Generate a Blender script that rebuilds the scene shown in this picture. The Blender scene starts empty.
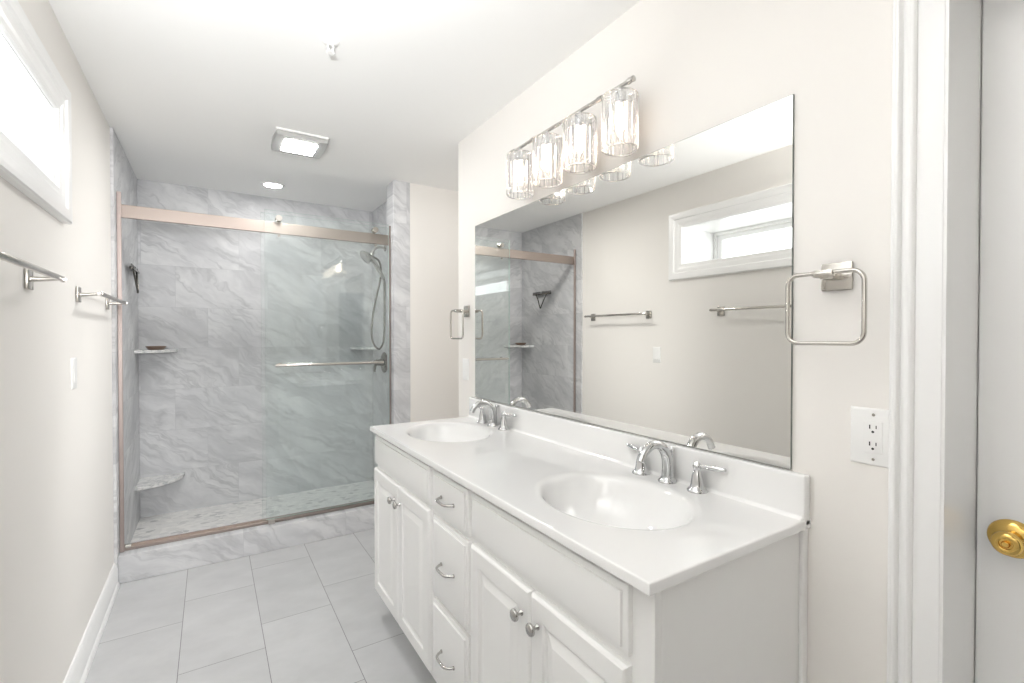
import bpy, bmesh, math, random
from mathutils import Vector, Matrix
random.seed(7)
S = bpy.context.scene
COL = S.collection
PI = math.pi

# ------------------------------------------------------------------ camera, world, light, exposure
EYE = 1.338
cd = bpy.data.cameras.new('camera'); cam = bpy.data.objects.new('camera', cd); COL.objects.link(cam)
cd.sensor_width = 36.0; cd.sensor_fit = 'HORIZONTAL'; cd.lens = 474.13/1024*36.0
cd.clip_start = 0.02; cd.clip_end = 60
cam.location = (0, 0, EYE)
cam.rotation_euler = (math.radians(90-0.66), 0, math.radians(-32.44))
S.camera = cam
S.view_settings.view_transform = 'Standard'
S.view_settings.look = 'None'
S.view_settings.gamma = 1.0
S.view_settings.use_curve_mapping = False
S.view_settings.exposure = 0.13
W = bpy.data.worlds.new('daylight'); S.world = W; W.use_nodes = True
W.node_tree.nodes['Background'].inputs[0].default_value = (0.95, 0.98, 1.0, 1)
W.node_tree.nodes['Background'].inputs[1].default_value = 6.0
S.cycles.max_bounces = 14; S.cycles.diffuse_bounces = 8; S.cycles.glossy_bounces = 8
S.cycles.transmission_bounces = 10; S.cycles.transparent_max_bounces = 24
S.cycles.sample_clamp_indirect = 0.0; S.cycles.caustics_refractive = False
S.cycles.caustics_reflective = False

BULB_E = 15.0
FAN_E = 125.0
CAN_E = 70.0
def fill_light(name, loc, aim, watts, size, spread):
    # invented fill lights outside the view, standing for no known fixture
    l = bpy.data.lights.new(name, 'AREA'); l.shape = 'DISK'; l.size = size; l.energy = watts
    l.spread = math.radians(spread)
    o = bpy.data.objects.new(name, l); COL.objects.link(o); o.location = loc
    o.rotation_euler = (Vector(aim)-Vector(loc)).to_track_quat('-Z', 'Y').to_euler()
    return o
fill_light('ceiling_fill', (-0.25, -0.20, 1.60), (-0.05, 0.9, 2.44), 19, 0.25, 80)        # added bounce fill, washes the ceiling
fill_light('low_left_fill', (-0.30, -0.70, 1.60), (-0.42, 0.9, 1.2), 5.0, 0.25, 60)             # added fill beam aimed down the left wall
fill_light('rear_wall_fill', (0.2, -0.5, 1.6), (-0.3, -1.3, 1.9), 4.5, 0.3, 120)                 # added fill, washes the wall behind the viewer
fill_light('left_wall_fill', (2.12, 2.76, 1.75), (-0.44, 2.55, 0.95), 2.9, 0.5, 60)  # added fill shining out of the alcove onto the left wall
fill_light('alcove_fill', (1.75, 2.75, 2.42), (1.75, 2.75, 0), 1.2, 0.2, 170)  # unseen downward fill added to brighten the alcove

# ------------------------------------------------------------------ dimensions (metres)
C = 2.438            # ceiling
XL = -0.442          # left wall
XT = -0.428          # tile face on the left shower wall
XM = 1.196           # vanity wall
YE = 2.451           # end of the vanity wall
YS = 3.28            # shower front plane
YB = 4.22            # shower back wall
XP = 1.092           # opening side of the tiled pier
XR = 1.215           # right shower wall
YN = -1.30           # wall behind the camera

# ------------------------------------------------------------------ materials
def mat(name, color, rough=0.5, metal=0.0, spec=0.5, coat=0.0, emit=None, es=0.0, bump=0.0, bscale=60.0):
    m = bpy.data.materials.new(name); m.use_nodes = True
    nt = m.node_tree; p = nt.nodes['Principled BSDF']
    p.inputs['Base Color'].default_value = (*color, 1)
    p.inputs['Roughness'].default_value = rough
    p.inputs['Metallic'].default_value = metal
    p.inputs['Specular IOR Level'].default_value = spec
    p.inputs['Coat Weight'].default_value = coat
    p.inputs['Coat Roughness'].default_value = 0.03
    if emit:
        p.inputs['Emission Color'].default_value = (*emit, 1); p.inputs['Emission Strength'].default_value = es
    if bump:
        tc = nt.nodes.new('ShaderNodeTexCoord'); n = nt.nodes.new('ShaderNodeTexNoise'); b = nt.nodes.new('ShaderNodeBump')
        n.inputs['Scale'].default_value = bscale; n.inputs['Detail'].default_value = 3
        b.inputs['Strength'].default_value = bump; b.inputs['Distance'].default_value = 0.002
        nt.links.new(tc.outputs['Object'], n.inputs['Vector']); nt.links.new(n.outputs['Fac'], b.inputs['Height'])
        nt.links.new(b.outputs['Normal'], p.inputs['Normal'])
    return m

def glass_mat(name, tint, refl=1.0, edge=None, haze=0.0):
    """Thin pane: tinted see-through with a Fresnel mirror coat."""
    m = bpy.data.materials.new(name); m.use_nodes = True
    nt = m.node_tree; nt.nodes.clear()
    out = nt.nodes.new('ShaderNodeOutputMaterial'); mix = nt.nodes.new('ShaderNodeMixShader')
    tr = nt.nodes.new('ShaderNodeBsdfTransparent'); gl = nt.nodes.new('ShaderNodeBsdfGlossy')
    fr = nt.nodes.new('ShaderNodeFresnel'); mu = nt.nodes.new('ShaderNodeMath'); mu.operation = 'MULTIPLY'
    ge = nt.nodes.new('ShaderNodeNewGeometry'); io = nt.nodes.new('ShaderNodeMath'); io.operation = 'MULTIPLY_ADD'
    io.inputs[1].default_value = 1/1.5-1.5; io.inputs[2].default_value = 1.5     # leaving the pane uses the inverse index
    nt.links.new(ge.outputs['Backfacing'], io.inputs[0]); nt.links.new(io.outputs[0], fr.inputs['IOR'])
    mu.inputs[1].default_value = refl
    tr.inputs['Color'].default_value = (*tint, 1)
    gl.inputs['Roughness'].default_value = 0.0; gl.inputs['Color'].default_value = (1, 1, 1, 1)
    nt.links.new(fr.outputs[0], mu.inputs[0]); nt.links.new(mu.outputs[0], mix.inputs[0])
    nt.links.new(tr.outputs[0], mix.inputs[1]); nt.links.new(gl.outputs[0], mix.inputs[2])
    nt.links.new(mix.outputs[0], out.inputs[0])
    return m

def crystal_mat(name):
    m = bpy.data.materials.new(name); m.use_nodes = True
    nt = m.node_tree; nt.nodes.clear()
    out = nt.nodes.new('ShaderNodeOutputMaterial'); mix = nt.nodes.new('ShaderNodeMixShader')
    tr = nt.nodes.new('ShaderNodeBsdfTransparent'); gl = nt.nodes.new('ShaderNodeBsdfGlass')
    gl.inputs['IOR'].default_value = 1.45; gl.inputs['Roughness'].default_value = 0.0
    tr.inputs['Color'].default_value = (0.97, 0.97, 0.97, 1)
    mix.inputs[0].default_value = 0.42
    nt.links.new(tr.outputs[0], mix.inputs[1]); nt.links.new(gl.outputs[0], mix.inputs[2])
    nt.links.new(mix.outputs[0], out.inputs[0])
    return m

class NB:
    """tiny node-graph builder"""
    def __init__(s, nt): s.nt = nt
    def val(s, sock, v):
        if hasattr(v, 'is_linked') or hasattr(v, 'links'): s.nt.links.new(v, sock)
        else: sock.default_value = v
    def math(s, op, a, b=0.0, c=0.0):
        n = s.nt.nodes.new('ShaderNodeMath'); n.operation = op
        s.val(n.inputs[0], a); s.val(n.inputs[1], b); s.val(n.inputs[2], c); return n.outputs[0]
    def comb(s, x, y, z):
        n = s.nt.nodes.new('ShaderNodeCombineXYZ'); s.val(n.inputs[0], x); s.val(n.inputs[1], y); s.val(n.inputs[2], z); return n.outputs[0]
    def noise(s, vec, scale, detail=4, rough=0.55, dist=0.0):
        n = s.nt.nodes.new('ShaderNodeTexNoise'); s.nt.links.new(vec, n.inputs['Vector'])
        n.inputs['Scale'].default_value = scale; n.inputs['Detail'].default_value = detail
        n.inputs['Roughness'].default_value = rough; n.inputs['Distortion'].default_value = dist
        return n.outputs['Fac']
    def white(s, vec):
        n = s.nt.nodes.new('ShaderNodeTexWhiteNoise'); n.noise_dimensions = '3D'; s.nt.links.new(vec, n.inputs['Vector'])
        return n.outputs['Value']
    def ramp(s, fac, stops):
        n = s.nt.nodes.new('ShaderNodeValToRGB'); s.nt.links.new(fac, n.inputs[0])
        e = n.color_ramp.elements
        while len(e) < len(stops): e.new(0.5)
        for k, (p, c) in enumerate(stops): e[k].position = p; e[k].color = (*c, 1)
        return n.outputs[0]
    def mix(s, fac, a, b, mode='MIX'):
        n = s.nt.nodes.new('ShaderNodeMix'); n.data_type = 'RGBA'; n.blend_type = mode
        s.val(n.inputs[0], fac)
        for i, v in ((6, a), (7, b)):
            if isinstance(v, tuple): n.inputs[i].default_value = (*v, 1)
            else: s.nt.links.new(v, n.inputs[i])
        return n.outputs[2]

def tile_mat(name, ua, va, w, h, u0, v0, shift, marble=True, flip=1.0):
    """Tiles laid in a running bond; ua/va pick the two axes; marble veins or plain stone."""
    m = bpy.data.materials.new(name); m.use_nodes = True
    nt = m.node_tree; p = nt.nodes['Principled BSDF']; b = NB(nt)
    tc = nt.nodes.new('ShaderNodeTexCoord'); sp = nt.nodes.new('ShaderNodeSeparateXYZ')
    nt.links.new(tc.outputs['Object'], sp.inputs[0])
    u = sp.outputs[ua]; v = sp.outputs[va]
    rv = b.math('DIVIDE', b.math('SUBTRACT', v, v0), h)
    row = b.math('FLOOR', rv); fv = b.math('SUBTRACT', rv, row)
    ru = b.math('DIVIDE', b.math('SUBTRACT', b.math('SUBTRACT', u, u0), b.math('MULTIPLY', row, shift)), w)
    colm = b.math('FLOOR', ru); fu = b.math('SUBTRACT', ru, colm)
    du = b.math('MULTIPLY', b.math('MINIMUM', fu, b.math('SUBTRACT', 1.0, fu)), w)
    dv = b.math('MULTIPLY', b.math('MINIMUM', fv, b.math('SUBTRACT', 1.0, fv)), abs(h))
    d = b.math('MINIMUM', du, dv)
    rnd = b.white(b.comb(row, colm, 3.1)); rnd2 = b.white(b.comb(colm, row, 9.7))
    if marble:
        ca, sa = math.cos(math.radians(32)), math.sin(math.radians(32))*flip
        a = b.math('ADD', b.math('MULTIPLY', u, ca), b.math('MULTIPLY', v, -sa))   # along vein
        c = b.math('ADD', b.math('MULTIPLY', u, sa), b.math('MULTIPLY', v, ca))    # across
        off = b.math('MULTIPLY', rnd, 17.0)
        warp = b.noise(b.comb(b.math('ADD', u, off), v, off), 2.2, 4, 0.6)
        c2 = b.math('ADD', c, b.math('MULTIPLY', b.math('SUBTRACT', warp, 0.5), 0.30))
        vec = b.comb(b.math('ADD', b.math('MULTIPLY', a, 0.9), off), b.math('MULTIPLY', c2, 4.8), off)
        n1 = b.noise(vec, 1.35, 5, 0.6, 0.25)
        vec2 = b.comb(b.math('ADD', b.math('MULTIPLY', a, 2.2), off), b.math('MULTIPLY', c2, 8.0), off)
        n2 = b.noise(vec2, 1.6, 6, 0.65, 0.5)
        ridge = b.math('SUBTRACT', 1.0, b.math('ABSOLUTE', b.math('MULTIPLY', b.math('SUBTRACT', n1, 0.5), 13.0)))
        ridge = b.math('POWER', b.math('MAXIMUM', ridge, 0.0), 2.6)
        cloud = b.noise(b.comb(b.math('ADD', b.math('MULTIPLY', a, 1.0), off), b.math('MULTIPLY', c2, 2.4), off), 1.9, 4, 0.55)
        ridge = b.math('MULTIPLY', ridge, b.math('MULTIPLY_ADD', cloud, 1.5, -0.25))
        base = b.ramp(cloud, [(0.30, (0.555, 0.560, 0.577)), (0.5, (0.675, 0.679, 0.692)), (0.70, (0.76, 0.763, 0.771))])
        base = b.mix(b.math('MULTIPLY', b.math('SUBTRACT', 0.60, n2), 1.5), base, (0.41, 0.416, 0.434))
        colr = b.mix(b.math('MULTIPLY', ridge, 0.55), base, (0.24, 0.245, 0.265))
        tone = b.math('MULTIPLY_ADD', rnd2, 0.05, 0.97)
        colr = b.mix(1.0, colr, b.comb(tone, tone, tone), 'MULTIPLY')
        grout = (0.52, 0.525, 0.54); gw = 0.0010
        p.inputs['Roughness'].default_value = 0.45; p.inputs['Specular IOR Level'].default_value = 0.25
    else:
        n1 = b.noise(b.comb(b.math('ADD', u, b.math('MULTIPLY', rnd, 9.0)), b.math('MULTIPLY', v, 0.6), rnd2), 7.0, 5, 0.6)
        colr = b.ramp(n1, [(0.3, (0.49, 0.495, 0.503)), (0.7, (0.57, 0.575, 0.583))])
        tone = b.math('MULTIPLY_ADD', rnd2, 0.05, 0.97)
        colr = b.mix(1.0, colr, b.comb(tone, tone, tone), 'MULTIPLY')
        grout = (0.20, 0.20, 0.21); gw = 0.0014
        p.inputs['Roughness'].default_value = 0.35
    g = b.math('LESS_THAN', d, gw)
    colr = b.mix(g, colr, grout)
    nt.links.new(colr, p.inputs['Base Color'])
    bm_ = nt.nodes.new('ShaderNodeBump'); bm_.inputs['Strength'].default_value = 0.15; bm_.inputs['Distance'].default_value = 0.002
    hgt = b.math('MINIMUM', b.math('DIVIDE', d, 0.003), 1.0)
    nt.links.new(hgt, bm_.inputs['Height']); nt.links.new(bm_.outputs[0], p.inputs['Normal'])
    return m

def mosaic_mat(name):
    m = bpy.data.materials.new(name); m.use_nodes = True
    nt = m.node_tree; p = nt.nodes['Principled BSDF']; b = NB(nt)
    tc = nt.nodes.new('ShaderNodeTexCoord'); mp = nt.nodes.new('ShaderNodeMapping')
    mp.inputs['Scale'].default_value = (24, 34, 30); mp.inputs['Rotation'].default_value = (0, 0, 0.35)
    nt.links.new(tc.outputs['Object'], mp.inputs[0])
    v = nt.nodes.new('ShaderNodeTexVoronoi'); v.feature = 'F1'; nt.links.new(mp.outputs[0], v.inputs['Vector']); v.inputs['Scale'].default_value = 1
    e = nt.nodes.new('ShaderNodeTexVoronoi'); e.feature = 'DISTANCE_TO_EDGE'; nt.links.new(mp.outputs[0], e.inputs['Vector']); e.inputs['Scale'].default_value = 1
    w = b.white(v.outputs['Position'])
    stone = b.ramp(w, [(0.0, (0.50, 0.50, 0.50)), (0.22, (0.74, 0.735, 0.725)), (0.7, (0.84, 0.83, 0.815)), (1.0, (0.88, 0.87, 0.85))])
    g = b.math('LESS_THAN', e.outputs['Distance'], 0.06)
    nt.links.new(b.mix(g, stone, (0.78, 0.77, 0.755)), p.inputs['Base Color'])
    p.inputs['Roughness'].default_value = 0.3
    return m

def speckle_mat(name):
    m = bpy.data.materials.new(name); m.use_nodes = True
    nt = m.node_tree; p = nt.nodes['Principled BSDF']; b = NB(nt)
    tc = nt.nodes.new('ShaderNodeTexCoord')
    n = b.noise(tc.outputs['Object'], 28, 5, 0.65, 0.8)
    nt.links.new(b.ramp(n, [(0.38, (0.50, 0.51, 0.52)), (0.52, (0.74, 0.74, 0.73)), (0.7, (0.82, 0.81, 0.80))]), p.inputs['Base Color'])
    p.inputs['Roughness'].default_value = 0.18
    return m

def brushed_mat(name, color, rough):
    m = mat(name, color, rough, 1.0)
    nt = m.node_tree; b = NB(nt); p = nt.nodes['Principled BSDF']
    tc = nt.nodes.new('ShaderNodeTexCoord'); mp = nt.nodes.new('ShaderNodeMapping'); mp.inputs['Scale'].default_value = (3, 40, 400)
    nt.links.new(tc.outputs['Object'], mp.inputs[0])
    n = b.noise(mp.outputs[0], 2.0, 3)
    nt.links.new(b.math('MULTIPLY_ADD', n, 0.12, rough-0.06), p.inputs['Roughness'])
    return m

M = {}
M['wall'] = mat('beige wall paint', (0.84, 0.816, 0.784), 0.55, bump=0.06, bscale=180, spec=0.35)
M['ceil'] = mat('white ceiling paint', (0.90, 0.90, 0.89), 0.8, bump=0.05, bscale=150, spec=0.2)
M['trim'] = mat('white gloss trim paint', (0.87, 0.87, 0.865), 0.28)
M['cab'] = mat('white cabinet lacquer', (0.88, 0.88, 0.87), 0.33)
M['counter'] = mat('white cultured marble', (0.86, 0.86, 0.855), 0.03, spec=0.8)
M['chrome'] = mat('polished chrome', (0.66, 0.665, 0.67), 0.05, 1.0)
M['nickel'] = mat('brushed nickel', (0.57, 0.545, 0.505), 0.22, 1.0)
M['steel'] = mat('satin nickel pull', (0.52, 0.51, 0.49), 0.25, 1.0)
M['champ'] = brushed_mat('warm brushed nickel rail', (0.37, 0.315, 0.285), 0.40)
M['brass'] = mat('polished brass', (0.83, 0.56, 0.17), 0.14, 1.0)
M['plastic'] = mat('white plastic', (0.86, 0.86, 0.85), 0.3)
M['dark'] = mat('dark slot', (0.03, 0.03, 0.03), 0.6)
M['mirror'] = mat('silvered mirror', (0.815, 0.81, 0.785), 0.0, 1.0)
M['edge'] = mat('ground mirror edge', (0.16, 0.18, 0.17), 0.3)
M['pane'] = glass_mat('window pane', (0.98, 0.99, 0.99))
M['slide'] = glass_mat('clear greenish shower glass', (0.979, 0.993, 0.990), 1.0)
M['gedge'] = mat('green polished glass edge', (0.62, 0.78, 0.73), 0.1, spec=0.8)
M['crystal'] = crystal_mat('fluted crystal')
M['bulb'] = mat('lit bulb', (1, 1, 1), 0.5, emit=(1.0, 0.84, 0.69), es=BULB_E)
M['fanlens'] = mat('lit fan lens', (1, 1, 1), 0.5, emit=(1.0, 0.985, 0.96), es=FAN_E)
M['canlens'] = mat('lit downlight lens', (1, 1, 1), 0.5, emit=(1.0, 0.98, 0.95), es=CAN_E)
M['grille'] = mat('silver fan grille', (0.56, 0.56, 0.55), 0.35, 0.6)
M['dish'] = mat('brown pottery', (0.20, 0.135, 0.10), 0.35, bump=0.2, bscale=50)
M['darkmetal'] = mat('dark nickel', (0.19, 0.18, 0.165), 0.2, 1.0)
M['jamb'] = mat('taupe jamb channel', (0.44, 0.37, 0.345), 0.45, 1.0)
M['hall'] = mat('added hall dark colour', (0.16, 0.15, 0.14), 0.8)  # dark colour chosen to give the chrome dark reflections
M['rubber'] = mat('grey rubber', (0.12, 0.12, 0.12), 0.6)
M['floor'] = tile_mat('grey stone floor tile', 1, 0, 0.612, 0.309, 2.69, -0.4275, 0.195, marble=False)
M['tback'] = tile_mat('marble tile facing room', 0, 2, 0.60, -0.297, -0.01, C, 0.198)
M['tside'] = tile_mat('marble tile side', 1, 2, 0.60, -0.297, 3.857, C, 0.198, flip=-1.0)
M['curbtile'] = tile_mat('marble tile curb', 0, 2, 0.60, 0.40, 0.16, -0.1, 0.198)
M['mosaic'] = mosaic_mat('pale stone mosaic')
M['shelf'] = speckle_mat('pale marble shelf')

# ------------------------------------------------------------------ mesh helpers
class MB:
    def __init__(s): s.v = []; s.f = []; s.mi = []
    def add(s, vs, fs, mi=0):
        o = len(s.v); s.v += [tuple(v) for v in vs]; s.f += [tuple(i+o for i in f) for f in fs]; s.mi += [mi]*len(fs); return s
    def box(s, x0, x1, y0, y1, z0, z1, bev=0.0, seg=2, mi=0, rot=None, about=None):
        b = bmesh.new()
        bmesh.ops.create_cube(b, size=1.0)
        for v in b.verts:
            v.co = Vector(((x0+x1)/2+v.co.x*(x1-x0), (y0+y1)/2+v.co.y*(y1-y0), (z0+z1)/2+v.co.z*(z1-z0)))
        if bev > 0:
            bmesh.ops.bevel(b, geom=list(b.edges), offset=bev, segments=seg, profile=0.5, affect='EDGES')
        b.verts.index_update()
        vs = [v.co.copy() for v in b.verts]
        if rot is not None:
            a = Vector(about if about else ((x0+x1)/2, (y0+y1)/2, (z0+z1)/2))
            vs = [rot @ (v-a) + a for v in vs]
        fs = [[v.index for v in f.verts] for f in b.faces]; b.free()
        return s.add(vs, fs, mi)
    def sweep(s, pts, rad, seg=12, cap=True, closed=False, aspect=(1, 1), up0=None, mi=0):
        pts = [Vector(p) for p in pts]; n = len(pts)
        if not hasattr(rad, '__len__'): rad = [rad]*n
        tans = []
        for i in range(n):
            if closed: t = pts[(i+1) % n]-pts[i-1]
            else: t = pts[min(i+1, n-1)]-pts[max(i-1, 0)]
            tans.append(t.normalized())
        u = Vector(up0) if up0 else (Vector((0, 0, 1)) if abs(tans[0].z) < 0.9 else Vector((0, 1, 0)))
        u = (u-tans[0]*u.dot(tans[0])).normalized()
        vs = []; fs = []
        for i in range(n):
            t = tans[i]; u = (u-t*u.dot(t)).normalized(); w = t.cross(u)
            for k in range(seg):
                a = 2*PI*k/seg
                vs.append(pts[i]+(u*math.cos(a)*aspect[0]+w*math.sin(a)*aspect[1])*rad[i])
        m = n if closed else n-1
        for i in range(m):
            for k in range(seg):
                a = i*seg+k; b_ = i*seg+(k+1) % seg; j = (i+1) % n
                fs.append((a, b_, j*seg+(k+1) % seg, j*seg+k))
        if cap and not closed:
            fs.append(tuple(range(seg-1, -1, -1))); fs.append(tuple((n-1)*seg+k for k in range(seg)))
        return s.add(vs, fs, mi)
    def lathe(s, prof, origin, axis=(0, 0, 1), seg=28, mi=0):
        """prof: (radius, height) along the axis."""
        ax = Vector(axis).normalized(); o = Vector(origin)
        u = Vector((1, 0, 0)) if abs(ax.x) < 0.9 else Vector((0, 1, 0))
        u = (u-ax*u.dot(ax)).normalized(); w = ax.cross(u)
        vs = []; fs = []; n = len(prof)
        for r, h in prof:
            for k in range(seg):
                a = 2*PI*k/seg; vs.append(o+ax*h+(u*math.cos(a)+w*math.sin(a))*max(r, 1e-5))
        for i in range(n-1):
            for k in range(seg):
                fs.append((i*seg+k, i*seg+(k+1) % seg, (i+1)*seg+(k+1) % seg, (i+1)*seg+k))
        fs.append(tuple(range(seg-1, -1, -1))); fs.append(tuple((n-1)*seg+k for k in range(seg)))
        return s.add(vs, fs, mi)
    def prism(s, poly, z0, z1, mi=0):
        n = len(poly)
        vs = [(x, y, z0) for x, y in poly]+[(x, y, z1) for x, y in poly]
        fs = [tuple(range(n-1, -1, -1)), tuple(range(n, 2*n))]+[(i, (i+1) % n, n+(i+1) % n, n+i) for i in range(n)]
        return s.add(vs, fs, mi)
    def rings(s, loops, cap0=True, cap1=True, mi=0):
        n = len(loops[0]); vs = []; fs = []
        for L in loops: vs += L
        for i in range(len(loops)-1):
            for k in range(n):
                fs.append((i*n+k, i*n+(k+1) % n, (i+1)*n+(k+1) % n, (i+1)*n+k))
        if cap0: fs.append(tuple(range(n-1, -1, -1)))
        if cap1: fs.append(tuple((len(loops)-1)*n+k for k in range(n)))
        return s.add(vs, fs, mi)
    def build(s, name, m, parent=None, smooth=None, origin=None):
        me = bpy.data.meshes.new(name)
        o = Vector(origin) if origin else Vector((0, 0, 0))
        if parent is not None:
            o = Vector(parent.matrix_basis.translation) if parent.parent is None else Vector(parent['_w'])
        me.from_pydata([tuple(Vector(v)-o) for v in s.v], [], s.f)
        ms = m if isinstance(m, (list, tuple)) else [m]
        for k in ms: me.materials.append(k)
        if len(ms) > 1: me.polygons.foreach_set('material_index', s.mi)
        b = bmesh.new(); b.from_mesh(me); bmesh.ops.recalc_face_normals(b, faces=b.faces); b.to_mesh(me); b.free()
        if smooth is not None:
            me.polygons.foreach_set('use_smooth', [True]*len(me.polygons))
            me.set_sharp_from_angle(angle=math.radians(smooth))
        me.update()
        ob = bpy.data.objects.new(name, me); COL.objects.link(ob)
        if parent is not None:
            ob.parent = parent
        else:
            ob.location = o
        ob['_w'] = tuple(o)
        return ob

def tag(o, label=None, cat=None, group=None, kind=None):
    if label: o['label'] = label
    if cat: o['category'] = cat
    if group: o['group'] = group
    if kind: o['kind'] = kind
    return o
def thing(name, loc, label, cat, group=None):
    o = bpy.data.objects.new(name, None); COL.objects.link(o); o.location = loc; o.empty_display_size = 0.05
    o['_w'] = tuple(loc)
    return tag(o, label, cat, group)
def struct(o, label, cat): return tag(o, label, cat, kind='structure')
def copy_tree(o, parent=None):
    c = o.copy(); COL.objects.link(c)
    if parent is not None: c.parent = parent
    for ch in list(o.children): copy_tree(ch, c)
    return c
def rect_x(x, y0, y1, z0, z1): return [(x, y0, z0), (x, y1, z0), (x, y1, z1), (x, y0, z1)]

# ------------------------------------------------------------------ the room shell
b = MB(); b.box(XL-0.5, 2.4, YN-0.15, 3.45, -0.12, 0.0)
struct(b.build('floor', M['floor']), 'grey stone tile floor of the bathroom', 'floor')
b = MB(); b.box(XL-0.03, 1.4, YS+0.13, YB+0.1, -0.02, 0.055)
struct(b.build('floor_shower', M['mosaic']), 'pale mosaic stone floor inside the shower', 'floor')
b = MB(); b.box(XL-0.5, 2.4, YN-0.15, YB+0.2, C, C+0.1)
struct(b.build('ceiling', M['ceil']), 'smooth white ceiling', 'ceiling')
# left wall with the deep window well
WY0, WY1, WZ0, WZ1 = 0.45, 2.195, 1.838, 2.112
WX = XL-0.50
b = MB()
b.box(WX, XL, YN-0.15, WY0, 0, C); b.box(WX, XL, WY1, YB+0.1, 0, C)
b.box(WX, XL, WY0, WY1, 0, WZ0); b.box(WX, XL, WY0, WY1, WZ1, C)
struct(b.build('wall_left', M['wall']), 'beige painted wall with the high window', 'wall')
# vanity wall with its door opening
DY0, DY1, DZ = -0.40, 0.3195, 2.05
XJ = 1.415
b = MB()
b.box(XM, XJ, DY1+0.018, YE, 0, C); b.box(XM, XJ, YN-0.15, DY0-0.018, 0, C); b.box(XM, XJ, DY0-0.018, DY1+0.018, DZ+0.018, C); b.box(XJ, XJ+0.03, DY0-0.1, DY1+0.1, 0, DZ+0.1)  # last box: unseen backing added to stop light leaking round the door
struct(b.build('wall_right', M['wall']), 'beige painted wall behind the vanity', 'wall')
b = MB(); b.box(XR, 2.4, YS, YS+0.148, 0, C)
struct(b.build('wall_back', M['wall']), 'beige wall section right of the shower pier', 'wall')
b = MB(); b.box(2.2, 2.4, YE-0.2, YS+0.02, 0, C); b.box(XJ, 2.4, YE-0.35, YE-0.15, 0, C)
struct(b.build('wall_alcove', M['wall']), 'beige walls of the side alcove past the vanity', 'wall')
b = MB(); b.box(XL-0.5, -0.25, YN-0.15, YN, 0, C); b.box(0.62, 2.4, YN-0.15, YN, 0, C); b.box(-0.25, 0.62, YN-0.15, YN, 2.05, C)
struct(b.build('wall_front', M['wall']), 'beige wall behind the viewer', 'wall')
b = MB(); b.box(-0.45, -0.25, -2.6, YN-0.15, 0, 2.3); b.box(0.62, 0.82, -2.6, YN-0.15, 0, 2.3); b.box(-0.45, 0.82, -2.7, -2.6, 0, 2.3); b.box(-0.45, 0.82, -2.6, YN-0.15, 2.3, 2.4); b.box(-0.45, 0.82, -2.6, YN-0.15, -0.1, 0)
struct(b.build('wall_added_hall', M['hall']), 'dark hallway box added behind the viewer for reflections', 'wall')  # unseen dark box added so the chrome has something dark to reflect
b = MB(); b.box(XL+0.0005, XT, YS-0.025, YB, 0.0, C)
struct(b.build('wall_shower_left', M['tside']), 'grey veined marble tile on the left shower wall', 'wall')
b = MB(); b.box(XT-0.05, XR+0.2, YB, YB+0.12, 0, C)
struct(b.build('wall_shower_back', M['tback']), 'grey veined marble tile on the back shower wall', 'wall')
b = MB(); b.box(XR, XR+0.15, YS+0.148, YB, 0, C)
struct(b.build('wall_shower_right', M['tside']), 'grey veined marble tile on the right shower wall', 'wall')
b = MB(); b.box(XP, XR, YS-0.002, YS+0.148, 0, C, 0.002, 1)
struct(b.build('wall_shower_pier', M['tback']), 'narrow marble tiled pier right of the shower opening', 'wall')
b = MB(); b.box(XT, XP, YS, YS+0.13, 0, 0.150, 0.003, 2)
struct(b.build('trim_1', M['curbtile']), 'low marble tiled shower curb', 'curb')
# baseboard on the left wall: profiled
prof = [(0, 0), (0.024, 0), (0.024, 0.012), (0.019, 0.024), (0.016, 0.028), (0.016, 0.095), (0.012, 0.108), (0.011, 0.117), (0.005, 0.128), (0, 0.130)]
def basebd(name, y0, y1, x, sgn, lab):
    b = MB(); n = len(prof)
    vs = [(x+sgn*px, y0, pz) for px, pz in prof]+[(x+sgn*px, y1, pz) for px, pz in prof]
    b.add(vs, [tuple(range(n)), tuple(range(2*n-1, n-1, -1))]+[(i, (i+1) % n, n+(i+1) % n, n+i) for i in range(n)])
    return struct(b.build(name, M['trim'], smooth=25), lab, 'baseboard')
basebd('baseboard_left', YN, YS-0.026, XL, 1, 'white moulded baseboard along the left wall')
basebd('baseboard_right', 0.410, 0.556, XM, -1, 'short white baseboard between the vanity and the door casing')

# window: casing, deep well lining, sash frame, glass
w = thing('window_1', (XL, (WY0+WY1)/2, WZ0), 'high horizontal window in a deep white well', 'window'); w['kind'] = 'structure'
def casing_profile():
    return [(0.0, 0.006), (0.004, 0.012), (0.020, 0.013), (0.030, 0.016), (0.055, 0.018), (0.062, 0.024), (0.085, 0.026), (0.100, 0.026), (0.105, 0.020), (0.105, 0.0)]
b = MB()
loops = []
for d, t in [(0.0, 0.0)]+casing_profile():
    loops.append([(XL+t, WY0-d+0.006, WZ0-d+0.006), (XL+t, WY1+d-0.006, WZ0-d+0.006), (XL+t, WY1+d-0.006, WZ1+d-0.006), (XL+t, WY0-d+0.006, WZ1+d-0.006)])
b.rings(loops, False, False)
b.build('window_casing', M['trim'], w)
b = MB()
for y0, y1, z0, z1 in ((WY0, WY1, WZ0, WZ0+0.008), (WY0, WY1, WZ1-0.008, WZ1), (WY0, WY0+0.008, WZ0, WZ1), (WY1-0.008, WY1, WZ0, WZ1)):
    b.box(XL-0.42, XL-0.0005, y0, y1, z0, z1)
b.build('window_well', M['trim'], w)
xf = XL-0.35
b = MB()
fw = 0.035
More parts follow.
